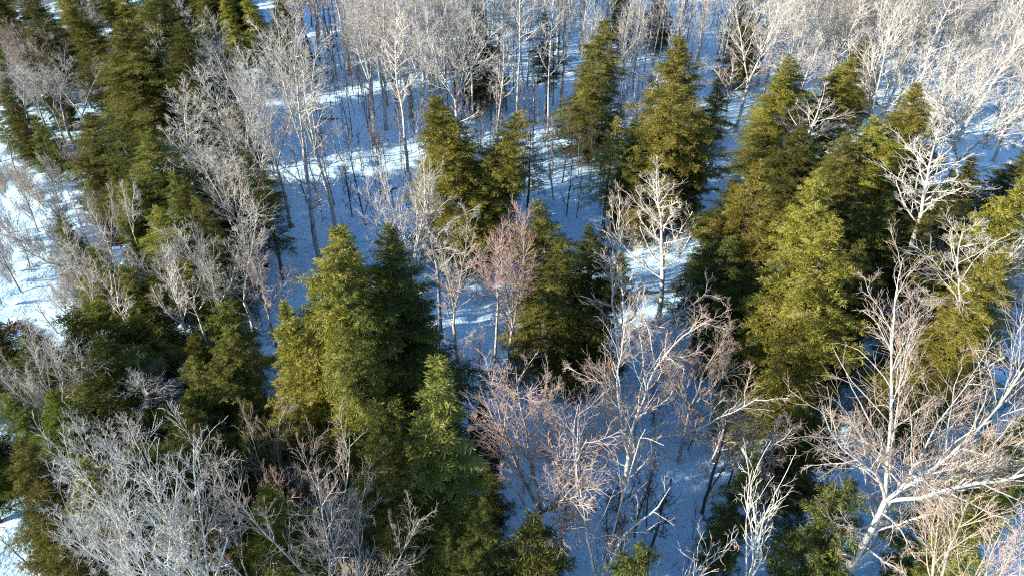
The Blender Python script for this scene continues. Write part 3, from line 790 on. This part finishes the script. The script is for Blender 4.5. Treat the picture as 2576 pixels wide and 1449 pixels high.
PATCH = [
 # poly (ground pixels), n, gap, shapes, height range, width/height, barks, twigs, name, label, category, group
 ([(1880,60),(2620,40),(2700,470),(2420,430),(2200,330),(1900,300)], 170, 1.25, ['V0','V1','B0','B2','V3','V1','P2','B1'], (13,17.5), 0.17, ['bark_white','bark_pale'], ['twig_pale','twig_pale','twig_grey'],
  'birch_tree', "white birch in the dense pale thicket of the upper right corner", 'birch', "birches of the upper right thicket"),
 ([(860,70),(1260,60),(1250,330),(900,380)], 85, 1.15, ['V1','P2','B1','V0','B0','P0','P1'], (13,17.5), 0.16, ['bark_white','bark_pale'], ['twig_pale','twig_grey'],
  'bare_tree', "slender pale tree in the stand at the top centre left of the tall birch pole", 'bare tree', "slender trees at the top centre"),
 ([(1250,30),(1900,20),(1880,240),(1640,330),(1280,370)], 130, 1.15, ['P0','P1','P2','B1','P2'], (11,16.5), 0.11, ['bark_white','bark_pale','bark_grey'], ['twig_pale','twig_grey'],
  'birch_tree', "thin pole-like tree on blue snow around the tidy cone-shaped evergreen", 'birch', "poles on the blue snow at the top"),
 ([(700,60),(900,60),(930,230),(760,260)], 24, 1.4, ['P0','P2','V1','V0'], (12,16), 0.14, ['bark_grey','bark_brown'], ['twig_brown','twig_grey'],
  'bare_tree', "dim grey tree in the shade right of the twin pale trees, top", 'bare tree', "shaded trees beyond the twin pale ones"),
 ([(430,260),(640,240),(690,430),(470,480)], 6, 2.0, ['V0','B0','B1'], (12,15), 0.16, ['bark_pale','bark_grey'], ['twig_grey','twig_pale'],
  'bare_tree', "bare tree among the grey crowns between the upper left evergreens and the twin trees", 'bare tree', "grey crowns left of the twin trees"),
 ([(-60,260),(230,250),(150,420),(-60,430)], 11, 1.6, ['V1','V3','H0','V0'], (7,11), 0.19, ['bark_grey','bark_tan'], ['twig_grey','twig_brown'],
  'bare_tree', "brushy grey tree of the thicket above the snow clearing at the left frame", 'bare tree', "brush above the clearing"),
 ([(300,700),(640,700),(640,960),(200,1000)], 9, 1.7, ['C1','P2','B1','V3'], (8,12), 0.13, ['bark_pale','bark_white'], ['twig_grey','twig_pale'],
  'bare_tree', "understorey bare tree between the sunlit rounded hemlock and the great evergreen", 'bare tree', "understorey of the left middle"),
 ([(60,1250),(560,1250),(560,1850),(-150,1850)], 7, 1.6, ['P2','V3','B1'], (7,12), 0.15, ['bark_pale','bark_white','bark_grey'], ['twig_grey','twig_pale'],
  'bare_tree', "bare tree in the grey tangle of the lower left corner", 'bare tree', "grey tangle of the lower left"),
 ([(2250,800),(2560,780),(2650,1500),(2300,1400)], 10, 1.8, ['V2','C0','P2','H0'], (5,10), 0.2, ['bark_tan','bark_pale'], ['twig_brown','twig_brown','twig_pale'],
  'bare_tree', "lower bare tree with fine twigs around the huge pale tree, lower right", 'bare tree', "rosy understorey at the lower right"),
 # saplings
 ([(820,180),(1300,180),(1290,560),(1000,600),(760,560)], 150, 0.8, ['S0','S1','S2','P1','S2'], (3.5,9), 0.11, ['bark_brown','bark_grey'], ['twig_brown','twig_dark','twig_grey'],
  'sapling', "thin leafless sapling on the snow gap between the twin pale trees and the spire-topped evergreen", 'sapling', "saplings of the main snow gap"),
 ([(1270,330),(1640,250),(1620,560),(1290,560)], 52, 0.9, ['S0','S1','S2','P1'], (3.5,8.5), 0.11, ['bark_brown','bark_grey'], ['twig_dark','twig_brown'],
  'sapling', "thin leafless sapling on the snow below the tidy cone-shaped evergreen", 'sapling', "saplings below the cone"),
 ([(1100,640),(1420,620),(1400,1120),(1160,1120)], 36, 0.9, ['S0','S1','S2','P1'], (3,7.5), 0.11, ['bark_brown','bark_grey'], ['twig_dark','twig_brown'],
  'sapling', "thin leafless sapling on the snow around the pink maple's trunk", 'sapling', "saplings about the pink maple"),
 ([(1500,950),(2020,1000),(2100,1500),(1500,1500)], 50, 0.9, ['S0','S2','S1','S2'], (2.5,6.5), 0.15, ['bark_brown','bark_pale'], ['twig_dark','twig_rose','twig_brown'],
  'sapling', "leafless sapling on the blue-shaded snow of the lower right", 'sapling', "saplings on the blue snow"),
 ([(-60,420),(200,420),(330,700),(200,900),(-60,900)], 62, 0.8, ['S2','H0','H1','H0','S1'], (2.5,5.5), 0.24, ['bark_tan','bark_grey'], ['twig_brown','twig_pale'],
  'shrub', "leafless brush shrub on the snow clearing at the left frame", 'shrub', "brush of the clearing"),
 ([(60,120),(280,110),(260,260),(40,260)], 14, 1.4, ['H0','H1','V1'], (5,9), 0.24, ['bark_tan','bark_grey'], ['twig_brown','twig_rose'],
  'shrub', "pinkish-brown brush in front of the top left evergreens", 'shrub', "pinkish brush at the top left"),
 ([(560,700),(680,690),(660,1000),(560,1000)], 7, 1.1, ['H0','S2'], (3,6), 0.2, ['bark_tan','bark_grey'], ['twig_brown'],
  'shrub', "brown brush along the left side of the great gold evergreen", 'shrub', "brush by the great evergreen"),
]
for pi, (poly, n, gap, shapes, hr, wr, barks, twigs, nm, label, cat, grp) in enumerate(PATCH):
    spots, r = scatter(poly, n, gap, 100 + pi)
    for (x, y, z) in spots:
        h = r.uniform(*hr)
        rad = h * wr * r.uniform(0.8, 1.2)
        bk, tw_, ky = r.choice(barks), r.choice(twigs), r.choice(shapes)
        if not in_view(x, y, z, h, rad):
            continue
        size = ("tall" if h > 14.3 else "mid-height") if cat in ('bare tree', 'birch') and h > 9.5 else ("slim" if cat in ('bare tree', 'birch') else ("taller" if h > 5 else "small"))
        if cat in ('bare tree', 'birch'):
            look = f"{size} {BARKW[bk]} {cat} with {TWIGW[tw_]} twigs"
        else:
            look = f"{size} leafless {TWIGW[tw_]}-twigged {cat}"
        plant(ky, nm, say(look, x, y) or label, cat, grp, x, y, z, h, rad, bark=bk, twig=tw_,
              lean=(r.gauss(0, 0.03), r.gauss(0, 0.03)))
    print("patch", pi, len(spots), "of", n)

GPATCH = [
 ([(-60,210),(240,230),(150,420),(-60,420)], 10, 1.8, ['Y0','Y1','F1','N0'], (4.5,8), 0.26, ['leaf_fresh','leaf_olive','leaf_deep_shaded'],
  "young evergreen in the brush above the snow clearing", "young evergreens above the clearing"),
 ([(340,560),(650,600),(640,1000),(230,1000),(330,760)], 22, 1.4, ['F1','F2','Y1','Y0','F3'], (5,8.5), 0.26, ['leaf_olive','leaf_fresh','leaf_olive'],
  "understorey hemlock between the sunlit rounded hemlock and the great evergreen", "understorey hemlocks of the left middle"),
 ([(20,1020),(640,1020),(640,1600),(-150,1700)], 16, 1.5, ['F1','F2','Y1','F3'], (5,9), 0.24, ['leaf_olive','leaf_fresh','leaf_deep_shaded'],
  "understorey hemlock under the grey tangle of the lower left", "understorey hemlocks of the lower left"),
 ([(-80,5),(760,5),(600,200),(520,260),(-80,240)], 34, 2.2, ['F0','F1','F2','N0'], (8,13), 0.2, ['leaf_olive','leaf_gold_sunlit','leaf_deep_shaded'],
  "evergreen among the upper left clump and its neighbours along the top edge", "evergreens along the top left edge"),
 ([(1150,20),(2300,20),(2300,160),(1150,180)], 12, 3.0, ['F0','F2','D0'], (8,12), 0.2, ['leaf_deep_shaded','leaf_olive'],
  "far evergreen glimpsed between bare trunks along the top edge", "far evergreens along the top edge"),
]
for pi, (poly, n, gap, shapes, hr, wr, leaves, label, grp) in enumerate(GPATCH):
    spots, r = scatter(poly, n, gap, 200 + pi)
    for (x, y, z) in spots:
        h = r.uniform(*hr)
        rad = h * wr * r.uniform(0.85, 1.2); lf = r.choice(leaves)
        if not in_view(x, y, z, h, rad):
            continue
        look = f"{'low' if h < 7 else 'mid-sized' if h < 10 else 'tall'} {LEAFW[lf]} evergreen"
        plant(r.choice(shapes), 'evergreen_tree', say(look, x, y) or label, 'evergreen tree', grp, x, y, z, h, rad, leaf=lf, bark='bark_brown')
    print("gpatch", pi, len(spots), "of", n)

# --- dead bracken at the clearing's edge: uncountable
def bracken(spots, seed):
    rg = np.random.default_rng(seed)
    st, dd, ln = [], [], []
    for (px, py, r_, n) in spots:
        cx, cy, _ = ground_at(px, py)
        a = rg.uniform(0, 6.28, n); q = np.sqrt(rg.uniform(0, 1, n)) * r_
        x = cx + np.cos(a) * q; y = cy + np.sin(a) * q * 0.8
        st.append(np.stack([x, y, ground_z(x, y) - 0.02], 1))
        b = rg.uniform(0, 6.28, n)
        dd.append(np.stack([np.cos(b), np.sin(b), rg.uniform(0.3, 1.6, n)], 1)); ln.append(rg.uniform(0.3, 1.0, n))
    P = grow(rg, np.concatenate(st), np.concatenate(dd), np.concatenate(ln), 5, 0.2, 0.0, 0.5)
    R = np.repeat(np.array([[0.016, 0.03, 0.035, 0.025, 0.006]]), len(P), 0)
    v, f = tubes([(P, R, 3)])
    o = bpy.data.objects.new("bracken", mesh_np("bracken", v, f, M['bracken']))
    o["kind"] = "stuff"; o["label"] = "rust-brown dead bracken at the edge of the snow clearing"; o["category"] = "bracken"
    COL.objects.link(o)
bracken([(300,605,1.3,260), (265,548,1.5,260), (235,520,1.2,160), (20,830,1.0,120), (345,640,0.7,90), (290,575,1.0,150)], 7)

# --- dead twigs, stalks and seedlings standing in and lying on the snow: uncountable
def litter(n, seed):
    rg = np.random.default_rng(seed)
    y = 9 + 100 * rg.uniform(0, 1, n) ** 1.3
    x = rg.uniform(-0.78, 0.78, n) * (y + 14)
    keep = np.sin(x * 0.31 + 2 * np.sin(y * 0.17)) + np.sin(y * 0.43 + x * 0.12) + rg.normal(0, 0.7, n) > 0.1
    x, y = x[keep], y[keep]; m = len(x)
    b = rg.uniform(0, 6.28, m); up = np.where(rg.uniform(0, 1, m) < 0.45, rg.uniform(0.0, 0.15, m), rg.uniform(0.6, 3.0, m))
    L = rg.uniform(0.25, 1.3, m)
    P = grow(rg, np.stack([x, y, ground_z(x, y) + 0.03], 1), np.stack([np.cos(b), np.sin(b), up], 1), L, 4, 0.16, 0.0)
    R = rg.uniform(0.007, 0.016, m)[:, None] * np.linspace(1, 0.4, 4)[None, :]
    K, KR, kl, _ = kids(rg, P, R, L, rg.integers(1, 4, m), 0.3, 0.95, (0.5, 0.9), lambda t: 0.5 + 0 * t, 3, 0.15, 0.02, 0.7, 0.006)
    v, f = tubes([(P, R, 3), (K, KR, 3)])
    o = bpy.data.objects.new("twig_litter", mesh_np("twig_litter", v, f, M['twig_dark']))
    o["kind"] = "stuff"; o["label"] = "dead twigs and stalks scattered over and poking through the snow"; o["category"] = "twigs"
    COL.objects.link(o)
litter(15000, 17)

# --- fallen logs and dead limbs half sunk in the snow
LOGS = [(1660,735,3.2,0.14,0.2,"fallen brown log on the lit snow under the wide crooked crown"),
        (1720,560,2.6,0.12,-0.15,"dark fallen log behind the white tiered bare tree"),
        (985,480,2.4,0.09,0.5,"thin fallen limb on the lit snow behind the upswept pale crown"),
        (1680,1240,3.0,0.09,1.1,"long fallen limb across the blue snow, lower right"),
        (840,300,3.0,0.12,0.1,"fallen log on the snow behind the twin pale trees")]
for (px, py, L_, r_, az, label) in LOGS:
    rg = np.random.default_rng(int(px))
    x, y, z = ground_at(px, py)
    e = bpy.data.objects.new("fallen_log", None); e.location = (x, y, z); e.rotation_euler = (0, 0.05, az)
    e["label"] = label; e["category"] = "log"; e["group"] = "fallen logs"; COL.objects.link(e)
    P = grow(rg, np.array([[-L_ / 2, 0, r_ * 0.9]]), np.array([[1.0, 0, 0.02]]), np.array([L_]), 9, 0.05, 0.0)
    R = (r_ * np.linspace(1.1, 0.6, 9))[None, :]
    v, f = tubes([(P, R, 8)])
    o = bpy.data.objects.new("log", mesh_np("log", v, f, M['bark_brown'])); o.parent = e; COL.objects.link(o)
    for q in range(3):
        s0, T0 = at(P, np.array([0]), np.array([rg.uniform(0.2, 0.95)]))
        B = grow(rg, s0, np.array([[0.5, rg.choice([-1, 1]) * 0.8, rg.uniform(0.2, 0.9)]]), np.array([rg.uniform(0.2, 0.5)]), 5, 0.12, 0.0)
        v, f = tubes([(B, r_ * 0.3 * np.linspace(1, 0.3, 5)[None, :], 5)])
        o = bpy.data.objects.new("branch_stub", mesh_np("branch_stub", v, f, M['bark_brown'])); o.parent = e; COL.objects.link(o)
    C = P[:, 1:-2] + np.array([0, 0, r_ * 0.72])
    v, f = tubes([(C, r_ * 0.62 * np.array([[0.15, 0.9, 1.0, 0.8, 0.7, 0.1]]), 8)])
    o = bpy.data.objects.new("snow_cap", mesh_np("snow_cap", v, f, M['snow'])); o.parent = e; COL.objects.link(o)
# melt hollows round the stems
hz = Z.copy()
for (tx_, ty_, q) in TAKEN:
    jx = np.abs(gx - tx_) < 2.6; jy = np.abs(gy - ty_) < 2.6
    if jx.any() and jy.any():
        rr_ = np.hypot(X[np.ix_(jy, jx)] - tx_, Y[np.ix_(jy, jx)] - ty_)
        hz[np.ix_(jy, jx)] += 0.07 * np.exp(-((rr_ - 1.15) / 0.45) ** 2) - 0.16 * np.exp(-(rr_ / 0.6) ** 2)
nv[:, 2] = hz.ravel()
snow.data.vertices.foreach_set("co", nv.astype(np.float32).ravel())
snow.data.update()
print("unique triangles", TRI, {k: sum(len(p[1].polygons) for p in v['parts']) * 2 for k, v in PROTO.items()})
